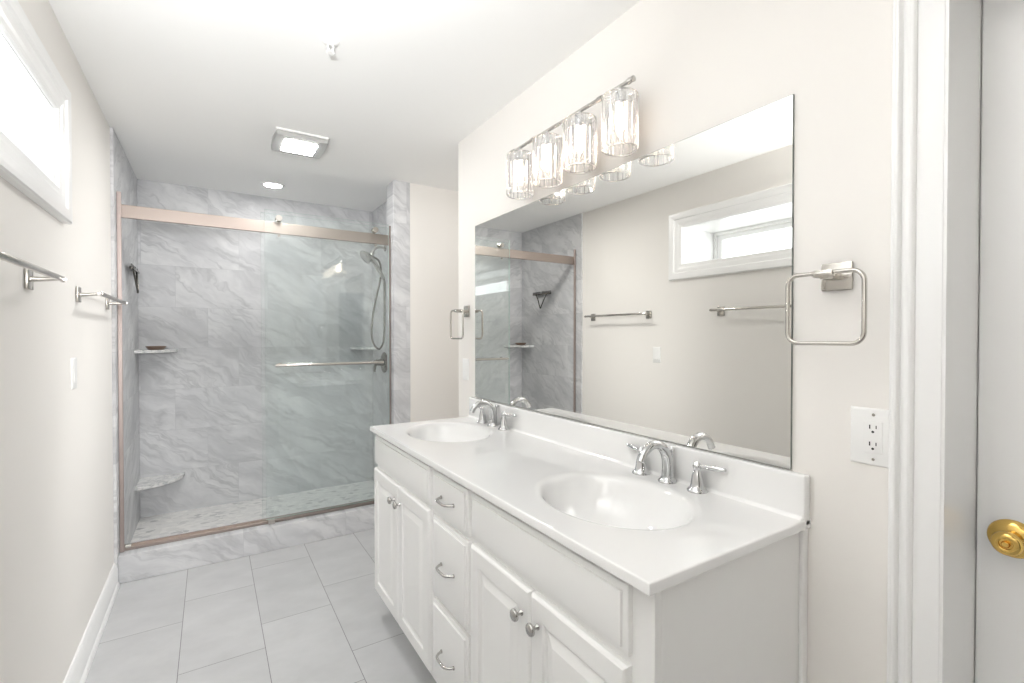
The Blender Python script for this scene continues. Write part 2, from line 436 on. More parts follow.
def fr(x0, x1, d0, d1):
    b.box(x0, x1, WY0+d0, WY1-d0, WZ0+d0, WZ0+d1, 0.003, 1); b.box(x0, x1, WY0+d0, WY1-d0, WZ1-d1, WZ1-d0, 0.003, 1)
    b.box(x0, x1, WY0+d0, WY0+d1, WZ0+d1, WZ1-d1, 0.003, 1); b.box(x0, x1, WY1-d1, WY1-d0, WZ0+d1, WZ1-d1, 0.003, 1)
fr(xf-0.06, xf, 0.009, 0.030); fr(xf-0.045, xf-0.018, 0.030, 0.066)
b.build('window_frame', M['trim'], w)
b = MB(); b.box(xf-0.036, xf-0.030, WY0+0.064, WY1-0.064, WZ0+0.064, WZ1-0.064)
b.build('glass_pane', M['pane'], w)

# door in the vanity wall: jamb + casing, leaf, knob
j = thing('trim_2', (XM, DY1, 0), 'white moulded door casing and jamb at the right edge', 'door casing'); j['kind'] = 'structure'
b = MB()
b.box(XM-0.012, XJ, DY1, DY1+0.018, 0, DZ+0.018); b.box(XM-0.012, XJ, DY0-0.018, DY0, 0, DZ+0.018); b.box(XM-0.012, XJ, DY0, DY1, DZ, DZ+0.018)
pass
b.build('jamb', M['trim'], j)
cp = [(0.0, 0.0), (0.0, 0.010), (0.003, 0.013), (0.040, 0.013), (0.042, 0.0125), (0.0425, 0.017), (0.046, 0.0205), (0.050, 0.0215), (0.053, 0.020), (0.0545, 0.0145), (0.060, 0.0125), (0.0635, 0.0135), (0.065, 0.020), (0.068, 0.0235), (0.072, 0.024), (0.075, 0.022), (0.0765, 0.0165), (0.080, 0.016), (0.082, 0.013), (0.082, 0.0)]
b = MB(); loops = []
for d, t in cp:
    loops.append([(XM-t, DY1+0.003+d*1.04, 0.0), (XM-t, DY1+0.003+d*1.04, DZ+0.003+d), (XM-t, DY0-0.003-d, DZ+0.003+d), (XM-t, DY0-0.003-d, 0.0)])
vs = [p for L in loops for p in L]; fs = []
for i in range(len(loops)-1):
    for k in range(3): fs.append((i*4+k, i*4+k+1, (i+1)*4+k+1, (i+1)*4+k))
b.add(vs, fs); b.build('casing', M['trim'], j, smooth=28)

d = thing('door_1', (1.375, DY0, 0), 'closed white interior door in the vanity wall', 'door'); d['kind'] = 'structure'
b = MB(); x0, x1 = 1.374, 1.408
b.box(x0+0.004, x1, DY0+0.0015, DY1-0.0015, 0.008, DZ-0.003)
for (ya, yb) in ((DY0+0.0015, DY0+0.115), (DY1-0.115, DY1-0.0015), ((DY0+DY1)/2-0.05, (DY0+DY1)/2+0.05)):
    b.box(x0, x0+0.006, ya, yb, 0.008, DZ-0.003, 0.003, 1)
for za, zb in ((0.008, 0.22), (0.86, 0.99), (1.62, 1.72), (DZ-0.12, DZ-0.003)):
    for ya, yb in ((DY0+0.1155, (DY0+DY1)/2-0.0505), ((DY0+DY1)/2+0.0505, DY1-0.1155)):
        b.box(x0+0.0002, x0+0.0062, ya, yb, za, zb, 0.003, 1)
b.build('door_leaf', M['trim'], d, smooth=30)
KY, KZ = 0.263, 0.927
b = MB()
b.lathe([(0.0, 0.0), (0.0375, 0.0), (0.0382, 0.004), (0.036, 0.009), (0.028, 0.0135), (0.018, 0.0145), (0.0135, 0.016), (0.012, 0.024), (0.013, 0.030),
         (0.0185, 0.033), (0.0225, 0.038), (0.0235, 0.044), (0.0225, 0.050), (0.0195, 0.0535), (0.0125, 0.0545), (0.0105, 0.0535), (0.0098, 0.050), (0.0090, 0.050)], (x0, KY, KZ), (-1, 0, 0), 40)
kn = b.build('door_knob', M['brass'], d, smooth=50); kn['label'] = 'polished brass door knob'
b = MB(); b.lathe([(0.0, 0.0), (0.0065, 0.0), (0.0065, 0.006), (0.005, 0.0085), (0.0, 0.009)], (x0-0.0495, KY, KZ), (-1, 0, 0), 20)
b.build('lock_button', M['brass'], kn, smooth=50)

# ------------------------------------------------------------------ vanity cabinet
VY0, VY1 = 0.578, 2.262
XF = 0.673; ZT = 0.885
van = thing('vanity_cabinet', (0.93, 1.42, 0), 'long white double vanity cabinet with doors and drawers under the white countertop', 'cabinet')
b = MB()
b.box(XF, XF+0.019, VY0, VY1, 0.10, ZT, 0.001, 1)
for y0, y1 in ((VY0, VY0+0.016), (VY1-0.016, VY1)):
    b.box(XF+0.019, XM-0.001, y0, y1, 0.10, ZT); b.box(XF+0.07, XM-0.001, y0, y1, 0.0, 0.10)
b.box(XF+0.07, XF+0.085, VY0+0.016, VY1-0.016, 0.0, 0.10)
b.box(XF+0.019, XM-0.001, VY0+0.016, VY1-0.016, 0.10, 0.118)
b.box(XM-0.024, XM-0.001, VY0-0.010, VY0, 0.0, ZT, 0.003, 2)
b.build('cabinet_body', M['cab'], van)
def slab(y0, y1, z0, z1, T=0.019):
    """drawer front with a stepped, moulded edge"""
    b = MB(); L = []
    for ins, t in ((0.0, 0.0), (0.0, T*0.55), (0.002, T*0.62), (0.0125, T*0.72), (0.0140, T-0.0006), (0.0160, T)):
        L.append(rect_x(XF-t, y0+ins, y1-ins, z0+ins, z1-ins))
    return b.rings(L)
def panel_door(y0, y1, z0, z1, T=0.019):
    b = MB(); L = []; st = 0.052
    for ins, t in ((0.0, 0.0), (0.0, T*0.55), (0.003, T*0.85), (0.007, T), (st, T), (st+0.004, T-0.006), (st+0.012, T-0.0075), (st+0.034, T-0.0008), (st+0.036, T)):
        L.append(rect_x(XF-t, y0+ins, y1-ins, z0+ins, z1-ins))
    return b.rings(L)
def knob(y, z, parent):
    b = MB()
    b.lathe([(0.0, 0.0), (0.0075, 0.0), (0.0075, 0.002), (0.0048, 0.005), (0.0044, 0.013), (0.008, 0.016), (0.0145, 0.019), (0.0155, 0.023), (0.0135, 0.027), (0.008, 0.0295), (0.0, 0.030)], (XF-0.019, y, z), (-1, 0, 0), 24)
    return b.build('knob', M['steel'], parent, smooth=45)
def pull(y, z, parent):
    b = MB(); x = XF-0.019; h = 0.048
    P = []
    for k in range(25):
        t = k/24
        yy = y-h+2*h*t
        xx = x-0.027*(1-abs(2*t-1)**5.0)-0.001
        P.append((xx, yy, z))
    P = [(x, y-h, z)]+P[1:-1]+[(x, y+h, z)]
    b.sweep(P, [0.0048]+[0.0043]*(len(P)-2)+[0.0048], 10)
    for s in (-1, 1): b.lathe([(0.0, 0), (0.0065, 0), (0.006, 0.003), (0.0, 0.0035)], (x, y+s*h, z), (-1, 0, 0), 14)
    return b.build('pull_handle', M['steel'], parent, smooth=45)
A0, A1 = 1.588, 2.258; B0, B1 = 0.632, 1.266
TOP0, TOP1 = 0.732, 0.866; DR0, DR1 = 0.128, 0.712
slab(A0, A1, TOP0, TOP1).build('false_drawer_front', M['cab'], van, smooth=20)
slab(B0, B1, TOP0, TOP1).build('false_drawer_front', M['cab'], van, smooth=20)
for y0, y1 in ((A0, A1), (B0, B1)):
    ym = (y0+y1)/2
    for s, (ya, yb) in ((-1, (y0, ym-0.0015)), (1, (ym+0.0015, y1))):
        dr = panel_door(ya, yb, DR0, DR1).build('cabinet_door', M['cab'], van, smooth=20)
        knob(ym+s*0.035, 0.645, dr)
for z0, z1 in ((0.722, 0.866), (0.428, 0.706), (0.128, 0.412)):
    dr = slab(1.290, 1.560, z0, z1).build('drawer', M['cab'], van, smooth=20)
    pull(1.425, (z0+z1)/2, dr)

# ------------------------------------------------------------------ countertop with two moulded bowls
CX0, CX1, CY0, CY1, CZ, CT = 0.641, XM-0.001, 0.563, 2.274, 0.907, 0.022
SINKS = ((0.91, 0.93), (0.91, 1.965)); SA, SB = 0.218, 0.172
ct = thing('countertop', (0.93, 1.42, CZ-CT), 'white cultured marble double sink countertop on the vanity', 'countertop')
b = MB()
ym = (SINKS[0][1]+SINKS[1][1])/2
for (sx, sy), (ya, yb) in zip(SINKS, ((CY0+0.006, ym), (ym, CY1-0.006))):
    xa, xb = CX0+0.006, CX1
    angs = sorted([2*PI*k/112 for k in range(112)]+[math.atan2(yy-sy, xx-sx) % (2*PI) for xx in (xa, xb) for yy in (ya, yb)])
    loops = []
    def outer(a):
        c, s_ = math.cos(a), math.sin(a); t = 1e9
        if c > 1e-9: t = min(t, (xb-sx)/c)
        if c < -1e-9: t = min(t, (xa-sx)/c)
        if s_ > 1e-9: t = min(t, (yb-sy)/s_)
        if s_ < -1e-9: t = min(t, (ya-sy)/s_)
        return (sx+c*t, sy+s_*t)
    def ell(a, k):
        c, s_ = math.cos(a), math.sin(a); r = 1/math.sqrt((c/SB)**2+(s_/SA)**2)
        return (sx+c*r*k, sy+s_*r*k)
    loops.append([(*outer(a), CZ) for a in angs])
    for k, dz in ((1.12, 0.0), (1.09, -0.0006), (1.06, -0.0020), (1.03, -0.0045), (1.005, -0.0085), (0.98, -0.015), (0.95, -0.026), (0.90, -0.049), (0.83, -0.074), (0.73, -0.098), (0.60, -0.117), (0.45, -0.129), (0.28, -0.136), (0.10, -0.139)):
        loops.append([(*ell(a, k), CZ+dz) for a in angs])
    b.rings(loops, False, True)
# edges: rounded nose round the three free sides, flat underside
e = [(0.006, 0.0), (0.0025, 0.0004), (0.0008, 0.0015), (0.0, 0.0035), (0.0, CT-0.001), (0.001, CT)]
L = [[(CX1, CY0+i, CZ-t), (CX0+i, CY0+i, CZ-t), (CX0+i, CY1-i, CZ-t), (CX1, CY1-i, CZ-t)] for i, t in e]
vs = [p for q in L for p in q]; fs = []
for i in range(len(L)-1):
    for k in range(3): fs.append((i*4+k, i*4+k+1, (i+1)*4+k+1, (i+1)*4+k))
b.add(vs, fs)
b.build('basin_top', M['counter'], ct, smooth=40)
b = MB(); b.box(1.169, XM-0.0008, CY0, CY1, CZ-0.018, 1.0105, 0.006, 3)
P = [(1.171, CY0+0.006, CZ), (1.171, CY1-0.006, CZ)]
cove = []
for yy in (CY0+0.006, CY1-0.006):
    cove.append([(1.170, yy, CZ-0.0005)]+[(1.170-0.012+0.012*math.sin(t), yy, CZ+0.012-0.012*math.cos(t)) for t in [k*PI/12 for k in range(0, 7)]])
n = len(cove[0]); b.add(cove[0]+cove[1], [(i, (i+1) % n, n+(i+1) % n, n+i) for i in range(n)]+[tuple(range(n)), tuple(range(2*n-1, n-1, -1))])
b.build('backsplash', M['counter'], ct, smooth=40)
for sx, sy in SINKS:
    b = MB(); b.lathe([(0.0, 0.0), (0.024, 0.0), (0.024, 0.003), (0.019, 0.004), (0.017, 0.002), (0.015, 0.004), (0.0, 0.007)], (sx, sy, CZ-0.139), (0, 0, 1), 24)
    dr = b.build('drain', M['chrome'], ct, smooth=40); dr['label'] = 'round chrome sink drain'

# ------------------------------------------------------------------ faucets
def spline(P, n=10):
    P = [Vector(p) for p in P]; out = []
    Q = [2*P[0]-P[1]]+P+[2*P[-1]-P[-2]]
    for i in range(1, len(Q)-2):
        for k in range(n):
            t = k/n; a, b_, c, d_ = Q[i-1], Q[i], Q[i+1], Q[i+2]
            out.append(0.5*((2*b_)+(-a+c)*t+(2*a-5*b_+4*c-d_)*t*t+(-a+3*b_-3*c+d_)*t**3))
    out.append(P[-1]); return out
def lerp_list(vals, n):
    m = len(vals)-1; return [vals[min(int(i*m/(n-1)), m-1)]*(1-(i*m/(n-1)-min(int(i*m/(n-1)), m-1)))+vals[min(int(i*m/(n-1)), m-1)+1]*(i*m/(n-1)-min(int(i*m/(n-1)), m-1)) for i in range(n)]
FX = 1.140
def make_faucet(y, label):
    t = thing('faucet', (FX, y, CZ), label, 'faucet', 'widespread faucets on the countertop')
    z = CZ
    b = MB()
    b.lathe([(0.0, 0), (0.0275, 0), (0.0275, 0.004), (0.024, 0.008), (0.0205, 0.011), (0.0185, 0.016), (0.0, 0.018)], (FX, y, z), (0, 0, 1), 28)
    path = spline([(FX, y, z+0.010), (FX+0.001, y, z+0.045), (FX-0.007, y, z+0.082), (FX-0.032, y, z+0.110), (FX-0.066, y, z+0.116), (FX-0.098, y, z+0.098), (FX-0.113, y, z+0.074)], 8)
    b.sweep(path, lerp_list([0.0175, 0.0165, 0.0150, 0.0138, 0.0128, 0.0118, 0.0115], len(path)), 16)
    b.build('spout', M['chrome'], t, smooth=50)
    b = MB()
    b.sweep([(FX+0.021, y, z+0.008), (FX+0.021, y, z+0.085)], 0.0028, 8)
    b.lathe([(0.0, 0), (0.004, 0), (0.0065, 0.006), (0.0065, 0.012), (0.003, 0.018), (0.0, 0.019)], (FX+0.021, y, z+0.083), (0, 0, 1), 14)
    b.build('lift_rod', M['chrome'], t, smooth=50)
    for s in (-1, 1):
        yy = y+s*0.102
        b = MB()
        b.lathe([(0.0, 0), (0.0275, 0), (0.0275, 0.004), (0.0235, 0.008), (0.0195, 0.012), (0.0175, 0.022), (0.0145, 0.042), (0.0105, 0.056), (0.009, 0.060), (0.0115, 0.064), (0.0125, 0.070), (0.010, 0.076), (0.005, 0.080), (0.004, 0.083), (0.0, 0.085)], (FX, yy, z), (0, 0, 1), 26)
        h = b.build('handle', M['chrome'], t, smooth=50)
        b = MB()
        c = Vector((FX, yy, z+0.070)); dv = Vector((0.25, s*1.0, 0.03)).normalized()
        pts = [c+dv*q for q in (0.006, 0.014, 0.022, 0.034, 0.050, 0.062, 0.068, 0.071, 0.075, 0.078)]
        b.sweep(pts, [0.006, 0.0048, 0.0052, 0.0072, 0.0082, 0.0076, 0.0056, 0.0052, 0.0060, 0.0030], 12)
        b.build('lever', M['chrome'], h, smooth=50)
    return t
make_faucet(0.935, 'chrome widespread faucet at the nearer sink')
make_faucet(1.965, 'chrome widespread faucet at the farther sink')

# ------------------------------------------------------------------ mirror
b = MB()
b.box(XM-0.0065, XM-0.0006, 0.607, 2.238, 1.0125, 1.922, mi=1)
b.add([(XM-0.0066, 0.6078, 1.0132), (XM-0.0066, 2.2373, 1.0132), (XM-0.0066, 2.2373, 1.9212), (XM-0.0066, 0.6078, 1.9212)], [(0, 1, 2, 3)], mi=0)
tag(b.build('wall_mirror', [M['mirror'], M['edge']]), 'large frameless rectangular mirror above the vanity backsplash', 'mirror')

# ------------------------------------------------------------------ vanity light
BX, BZ = 1.105, 2.132
vl = thing('vanity_light', (XM, 1.39, BZ), 'four light chrome vanity bar with fluted crystal shades above the mirror', 'light fixture')
b = MB(); b.lathe([(0.0, 0), (0.060, 0), (0.060, 0.010), (0.055, 0.018), (0.040, 0.022), (0.0, 0.023)], (XM-0.0005, 1.39, BZ-0.028), (-1, 0, 0), 32)
b.build('backplate', M['chrome'], vl, smooth=40)
b = MB()
b.sweep([(XM-0.02, 1.39, BZ-0.028), (BX+0.03, 1.39, BZ-0.028), (BX+0.008, 1.39, BZ-0.018), (BX, 1.39, BZ)], 0.007, 12)
b.build('support_arm', M['chrome'], vl, smooth=50)
b = MB()
b.sweep([(BX, 1.052, BZ), (BX, 1.730, BZ)], 0.0065, 12)
for yy, sg in ((1.052, -1), (1.730, 1)):
    b.lathe([(0.0, -0.012), (0.009, -0.012), (0.010, -0.004), (0.007, 0.0), (0.006, 0.004), (0.0095, 0.008), (0.0095, 0.013), (0.0, 0.017)], (BX, yy, BZ), (0, sg, 0), 18)
for yy in (1.19, 1.58): b.lathe([(0.0, -0.010), (0.009, -0.010), (0.0095, 0.0), (0.009, 0.010), (0.0, 0.010)], (BX, yy, BZ), (0, 1, 0), 16)
b.build('bar', M['steel'], vl, smooth=45)
RS = 0.052; SZ0, SZ1 = 1.932, 2.100
for yy in (1.097, 1.290, 1.483, 1.676):
    b = MB()
    b.lathe([(0.0, 0.0), (0.006, 0.0), (0.006, 0.014), (0.017, 0.018), (0.021, 0.026), (0.021, 0.062), (0.0, 0.062)], (BX, yy, BZ), (0, 0, -1), 22)
    sk = b.build('socket', M['chrome'], vl, smooth=40)
    b = MB(); N = 18
    for k in range(N):
        a0 = 2*PI*k/N; hw = PI/N*0.93
        ri, ro, rr = RS-0.004, RS+0.0015, RS+0.006
        pts = [(BX+r*math.cos(a0+da), yy+r*math.sin(a0+da)) for r, da in ((ri, -hw), (ri, hw), (ro, hw), (rr, hw*0.35), (rr, -hw*0.35), (ro, -hw))]
        b.prism(pts, SZ0, SZ1)
    sh = b.build('shade', M['crystal'], vl)
    for nm, zz in (('lower_rim', SZ0-0.001), ('upper_rim', SZ1+0.001)):
        b = MB(); b.sweep([(BX+(RS+0.001)*math.cos(2*PI*k/36), yy+(RS+0.001)*math.sin(2*PI*k/36), zz) for k in range(36)], 0.0018, 6, closed=True)
        b.build(nm, M['steel'], sh, smooth=45)
    for k in range(2):
        a = PI/2*k+0.5; ca, sa = RS*math.cos(a), RS*math.sin(a)
        b = MB(); b.sweep([(BX-ca, yy-sa, SZ1+0.001), (BX+ca, yy+sa, SZ1+0.001)], 0.0018, 6)
        b.build('spoke', M['chrome'], sh)
    b = MB(); b.lathe([(0.0, 0.0), (0.009, 0.0), (0.010, 0.012), (0.0145, 0.022), (0.0155, 0.05), (0.013, 0.070), (0.007, 0.080), (0.0, 0.083)], (BX, yy, SZ1-0.032), (0, 0, -1), 18)
    b.build('bulb', M['bulb'], vl, smooth=50)

# ------------------------------------------------------------------ ceiling fixtures
fan = thing('exhaust_fan_light', (0.428, 2.91, C), 'square silver exhaust fan with a lit lens on the ceiling', 'fan light')
b = MB()
fx0, fx1, fy0, fy1 = 0.300, 0.556, 2.775, 3.045
b.box(fx0-0.004, fx1+0.004, fy0-0.004, fy1+0.004, C-0.012, C-0.0005, 0.003, 1)
b.build('housing_flange', M['plastic'], fan)
def bow(i, z, bulge=0.010):
    P = []
    x0, x1, y0, y1 = fx0+i, fx1-i, fy0+i, fy1-i
    for k in range(8): P.append((x0+(x1-x0)*k/8, y0-0*bulge, z))
    for k in range(8): t = k/8; P.append((x1+bulge*math.sin(PI*t), y0+(y1-y0)*t, z))
    for k in range(8): P.append((x1-(x1-x0)*k/8, y1, z))
    for k in range(8): t = k/8; P.append((x0-bulge*math.sin(PI*t), y1-(y1-y0)*t, z))
    return P
b = MB(); b.rings([bow(0.006, C-0.012), bow(0.0, C-0.016), bow(0.0, C-0.030), bow(0.004, C-0.036)])
b.build('grille', M['grille'], fan, smooth=30)
b = MB(); b.box(fx0+0.045, fx1-0.045, fy0+0.055, fy1-0.040, C-0.0385, C-0.035, 0.0015, 2)
b.build('lens', M['fanlens'], fan)
can = thing('recessed_downlight', (0.390, 3.859, C), 'round white lit downlight in the shower ceiling', 'ceiling light')
b = MB(); b.lathe([(0.056, 0.0), (0.082, 0.0), (0.082, 0.003), (0.076, 0.007), (0.062, 0.007), (0.056, 0.003)], (0.390, 3.859, C-0.0003), (0, 0, -1), 40)
b.build('trim_ring', M['plastic'], can, smooth=40)
b = MB(); b.lathe([(0.0, 0.0), (0.058, 0.0), (0.058, 0.004), (0.0, 0.0045)], (0.390, 3.859, C-0.0004), (0, 0, -1), 36)
b.build('lens', M['canlens'], can, smooth=40)
sp = thing('sprinkler_head', (0.384, 1.865, C), 'small white fire sprinkler on the ceiling', 'sprinkler')
b = MB(); b.lathe([(0.0, 0), (0.032, 0), (0.031, 0.004), (0.022, 0.010), (0.015, 0.013), (0.0, 0.013)], (0.384, 1.865, C-0.0003), (0, 0, -1), 28)
b.build('escutcheon', M['plastic'], sp, smooth=40)
b = MB()
for s in (-1, 1): b.sweep([(0.384+s*0.006, 1.865, C-0.012), (0.384+s*0.011, 1.865, C-0.024), (0.384+s*0.003, 1.865, C-0.040)], 0.0028, 8)
b.lathe([(0.0, 0), (0.005, 0), (0.005, 0.005), (0.0, 0.005)], (0.384, 1.865, C-0.037), (0, 0, -1), 12)
b.build('frame_arms', M['plastic'], sp, smooth=45)
b = MB()
for k in range(10):
    a = 2*PI*k/10
    b.box(0.384+0.004, 0.384+0.016, 1.8625, 1.8675, C-0.0438, C-0.0422, rot=Matrix.Rotation(a, 3, 'Z'), about=(0.384, 1.865, C-0.043))
b.lathe([(0.0, 0), (0.008, 0), (0.008, 0.002), (0.0, 0.002)], (0.384, 1.865, C-0.042), (0, 0, -1), 16)
b.build('deflector', M['plastic'], sp)

# ------------------------------------------------------------------ towel rings on the vanity wall
def make_ring():
    t = thing('towel_ring', (XM, 0.51, 1.472), 'square brushed nickel towel ring right of the mirror, near the outlet', 'towel ring', 'towel rings either side of the mirror')
    y, z = 0.510, 1.472
    b = MB(); b.box(XM-0.009, XM-0.0003, y-0.031, y+0.031, z-0.031, z+0.031, 0.002, 2)
    b.build('wall_plate', M['nickel'], t, smooth=30)
    b = MB()
    b.box(XM-0.066, XM-0.008, y-0.010, y+0.010, z-0.009, z+0.007, 0.002, 2)
    b.box(XM-0.074, XM-0.056, y-0.020, y+0.020, z-0.006, z+0.010, 0.003, 2)
    b.build('post', M['nickel'], t, smooth=30)
    xr = XM-0.065; hw = 0.0765; zt, zb = z+0.004, z-0.150; r = 0.024
    P = []
    for (cy, cz, a0) in ((y+hw-r, zt-r, 0), (y-hw+r, zt-r, 90), (y-hw+r, zb+r, 180), (y+hw-r, zb+r, 270)):
        for k in range(9):
            a = math.radians(a0+90*k/8); P.append((xr, cy+r*math.cos(a), cz+r*math.sin(a)))
    b = MB(); b.sweep(P, 0.0048, 10, closed=True, up0=(1, 0, 0))
    b.build('ring', M['nickel'], t, smooth=60)
    return t
tr = make_ring()
c = copy_tree(tr); c.location = (XM, 2.340, 1.474); c['label'] = 'square brushed nickel towel ring at the far end of the wall above the light switch'

# ------------------------------------------------------------------ towel bars on the left wall
def make_bar():
    y0, y1 = 2.49, 3.11; z = 1.503
    t = thing('towel_bar', (XL, y0, z), 'brushed nickel towel bar nearer the shower', 'towel bar', 'towel bars on the left wall')
    for y in (y0, y1):
        b = MB(); b.box(XL+0.0003, XL+0.009, y-0.025, y+0.025, z-0.032, z+0.028, 0.002, 2)
        p = b.build('wall_plate', M['nickel'], t, smooth=30)
        b = MB(); b.sweep([(XL+0.008, y, z-0.002), (XL+0.030, y, z-0.001), (XL+0.072, y, z+0.004)], [0.009, 0.0065, 0.0065], 12)
        b.build('post', M['nickel'], p, smooth=45)
    b = MB(); b.sweep([(XL+0.072, y0-0.036, z+0.004), (XL+0.072, y0-0.030, z+0.004), (XL+0.072, y1+0.030, z+0.004), (XL+0.072, y1+0.036, z+0.004)], [0.006, 0.0085, 0.0085, 0.006], 14)
    for ye in (y0-0.024, y1+0.024): b.lathe([(0.0, -0.002), (0.0095, -0.002), (0.0095, 0.002), (0.0, 0.002)], (XL+0.072, ye, z+0.004), (0, 1, 0), 14)
    b.build('bar', M['nickel'], t, smooth=45)
    return t
tb = make_bar()
c = copy_tree(tb); c.location = (XL, 2.49-1.225, 1.503); c['label'] = 'brushed nickel towel bar under the window'

# ------------------------------------------------------------------ outlet and switches
def wall_plate_thing(name, x, sgn, y, z, w, h, label, cat, group=None):
    t = thing(name, (x, y, z), label, cat, group)
    b = MB(); L = []
    for i, tt in ((0.0, 0.0003), (0.0, 0.002), (0.002, 0.0045), (0.006, 0.006)):
        L.append(rect_x(x+sgn*tt, y-w/2+i, y+w/2-i, z-h/2+i, z+h/2-i))
    b.rings(L); b.build('cover_plate', M['plastic'], t, smooth=25)
    return t
ol = wall_plate_thing('wall_outlet', XM, -1, 0.4445, 1.1225, 0.074, 0.122, 'white duplex wall outlet beside the door casing', 'outlet')
yo, zo = 0.4375, 1.1225
b = MB(); b.box(XM-0.0085, XM-0.0055, yo-0.0168, yo+0.0168, zo-0.034, zo+0.034, 0.0012, 2)
rc = b.build('receptacle', M['plastic'], ol, smooth=30)
b = MB()
for zc in (zo+0.018, zo-0.018):
    b.box(XM-0.0088, XM-0.0080, yo+0.0045, yo+0.0068, zc-0.0005, zc+0.0080)
    b.box(XM-0.0088, XM-0.0080, yo-0.0068, yo-0.0050, zc+0.0005, zc+0.0075)
    b.sweep([(XM-0.0080, yo, zc-0.0065), (XM-0.0088, yo, zc-0.0065)], 0.0026, 12)
b.build('slots', M['dark'], rc)
for zc in (zo+0.0475, zo-0.0475):
    b = MB(); b.lathe([(0.0, 0), (0.0032, 0), (0.0030, 0.001), (0.0, 0.0014)], (XM-0.0058, yo, zc), (-1, 0, 0), 14)
    b.build('screw', M['nickel'], ol, smooth=40)
def rocker(x, sgn, y, z, t):
    b = MB()
    L = [rect_x(x+sgn*0.0055, y-0.0168, y+0.0168, z-0.0335, z+0.0335)]
    for tb_, tt_ in ((0.0085, 0.0060),):
        L.append([(x+sgn*tb_, y-0.0160, z-0.0325), (x+sgn*tb_, y+0.0160, z-0.0325), (x+sgn*tt_, y+0.0160, z+0.0325), (x+sgn*tt_, y-0.0160, z+0.0325)])
    b.rings(L); b.build('rocker', M['plastic'], t)
sw = wall_plate_thing('light_switch', XL, 1, 2.415, 1.197, 0.072, 0.118, 'white rocker light switch on the left wall below the towel bars', 'light switch', 'rocker light switches')
rocker(XL, 1, 2.415, 1.197, sw)
sw = wall_plate_thing('light_switch', XM, -1, 2.357, 1.153, 0.072, 0.118, 'white rocker light switch left of the mirror under the small towel ring', 'light switch', 'rocker light switches')
rocker(XM, -1, 2.357, 1.153, sw)

# ------------------------------------------------------------------ shower enclosure
HZ0, HZ1 = 1.988, 2.060
GX0 = 0.288
se = thing('shower_enclosure', (0.33, 3.35, 0.15), 'brushed nickel shower rail and track frame with a fixed glass panel', 'shower enclosure')
b = MB(); b.box(XT+0.0005, XP-0.0005, 3.345, 3.362, HZ0, HZ1, 0.002, 2)
b.build('header_rail', M['champ'], se)
for x0, x1 in ((XT+0.0005, XT+0.020), (XP-0.012, XP-0.0005)):
    b = MB(); b.box(x0, x1, 3.331, 3.3435, 0.1505, 2.125, 0.002, 1)
    b.build('wall_jamb', M['jamb'], se)
b = MB(); b.box(XT+0.0005, XP-0.0005, 3.345, 3.378, 0.1502, 0.168, 0.002, 1); b.box(XT+0.0005, XP-0.0005, 3.366, 3.378, 0.166, 0.178, 0.0015, 1)
b.build('bottom_track', M['champ'], se)
def pane(x0, x1, y0, y1, z0, z1):
    b = MB(); b.box(x0, x1, y0, y1, z0, z1)
    for i, f in enumerate(b.f):
        c = sum((Vector(b.v[k]) for k in f), Vector())/4
        if abs(c.y-(y0+y1)/2) < 1e-5: b.mi[i] = 1
    return b
pane(GX0-0.018, XP-0.004, 3.364, 3.372, 0.170, 2.115).build('fixed_panel', [M['slide'], M['gedge']], se)
b = MB(); b.box(GX0+0.010, GX0+0.050, 3.322, 3.350, 0.1505, 0.182, 0.003, 2)
b.build('center_guide', M['nickel'], se)
b = MB(); b.box(XT+0.022, XT+0.052, 3.335, 3.362, 0.168, 0.184, 0.003, 2)
b.build('door_bumper', M['nickel'], se)
sd = thing('sliding_shower_door', (0.68, 3.325, 0.19), 'clear sliding glass shower door with rollers and towel bar pushed to the right', 'shower door')
pane(GX0, XP-0.020, 3.322, 3.330, 0.186, 2.128).build('glass_panel', [M['slide'], M['gedge']], sd)
for x in (0.368, 0.978):
    b = MB()
    b.lathe([(0.0, 0.0), (0.016, 0.0), (0.019, 0.002), (0.019, 0.010), (0.0, 0.010)], (x, 3.3225, 2.081), (0, -1, 0), 26)
    r = b.build('roller', M['nickel'], sd, smooth=40)
    b = MB(); b.lathe([(0.0, 0.0), (0.013, 0.0), (0.013, 0.014), (0.0195, 0.014), (0.0195, 0.032), (0.0, 0.032)], (x, 3.329, 2.081), (0, 1, 0), 26)
    b.build('wheel', M['nickel'], r, smooth=40)
    b = MB(); b.lathe([(0.0, 0.0), (0.008, 0.0), (0.008, 0.006), (0.0, 0.006)], (x, 3.3225, HZ0-0.016), (0, -1, 0), 16)
    b.build('stop_pin', M['nickel'], sd, smooth=40)
b = MB()
b.sweep([(0.338, 3.262, 1.155), (0.343, 3.262, 1.155), (1.008, 3.262, 1.155), (1.013, 3.262, 1.155)], [0.007, 0.0095, 0.0095, 0.007], 16)
for x in (0.372, 0.980): b.sweep([(x, 3.262, 1.155), (x, 3.3215, 1.155)], 0.007, 12)
for x in (0.372, 0.980): b.lathe([(0.0, 0.0), (0.014, 0.0), (0.012, 0.006), (0.0, 0.006)], (x, 3.3218, 1.155), (0, -1, 0), 18)
b.build('towel_bar', M['nickel'], sd, smooth=45)

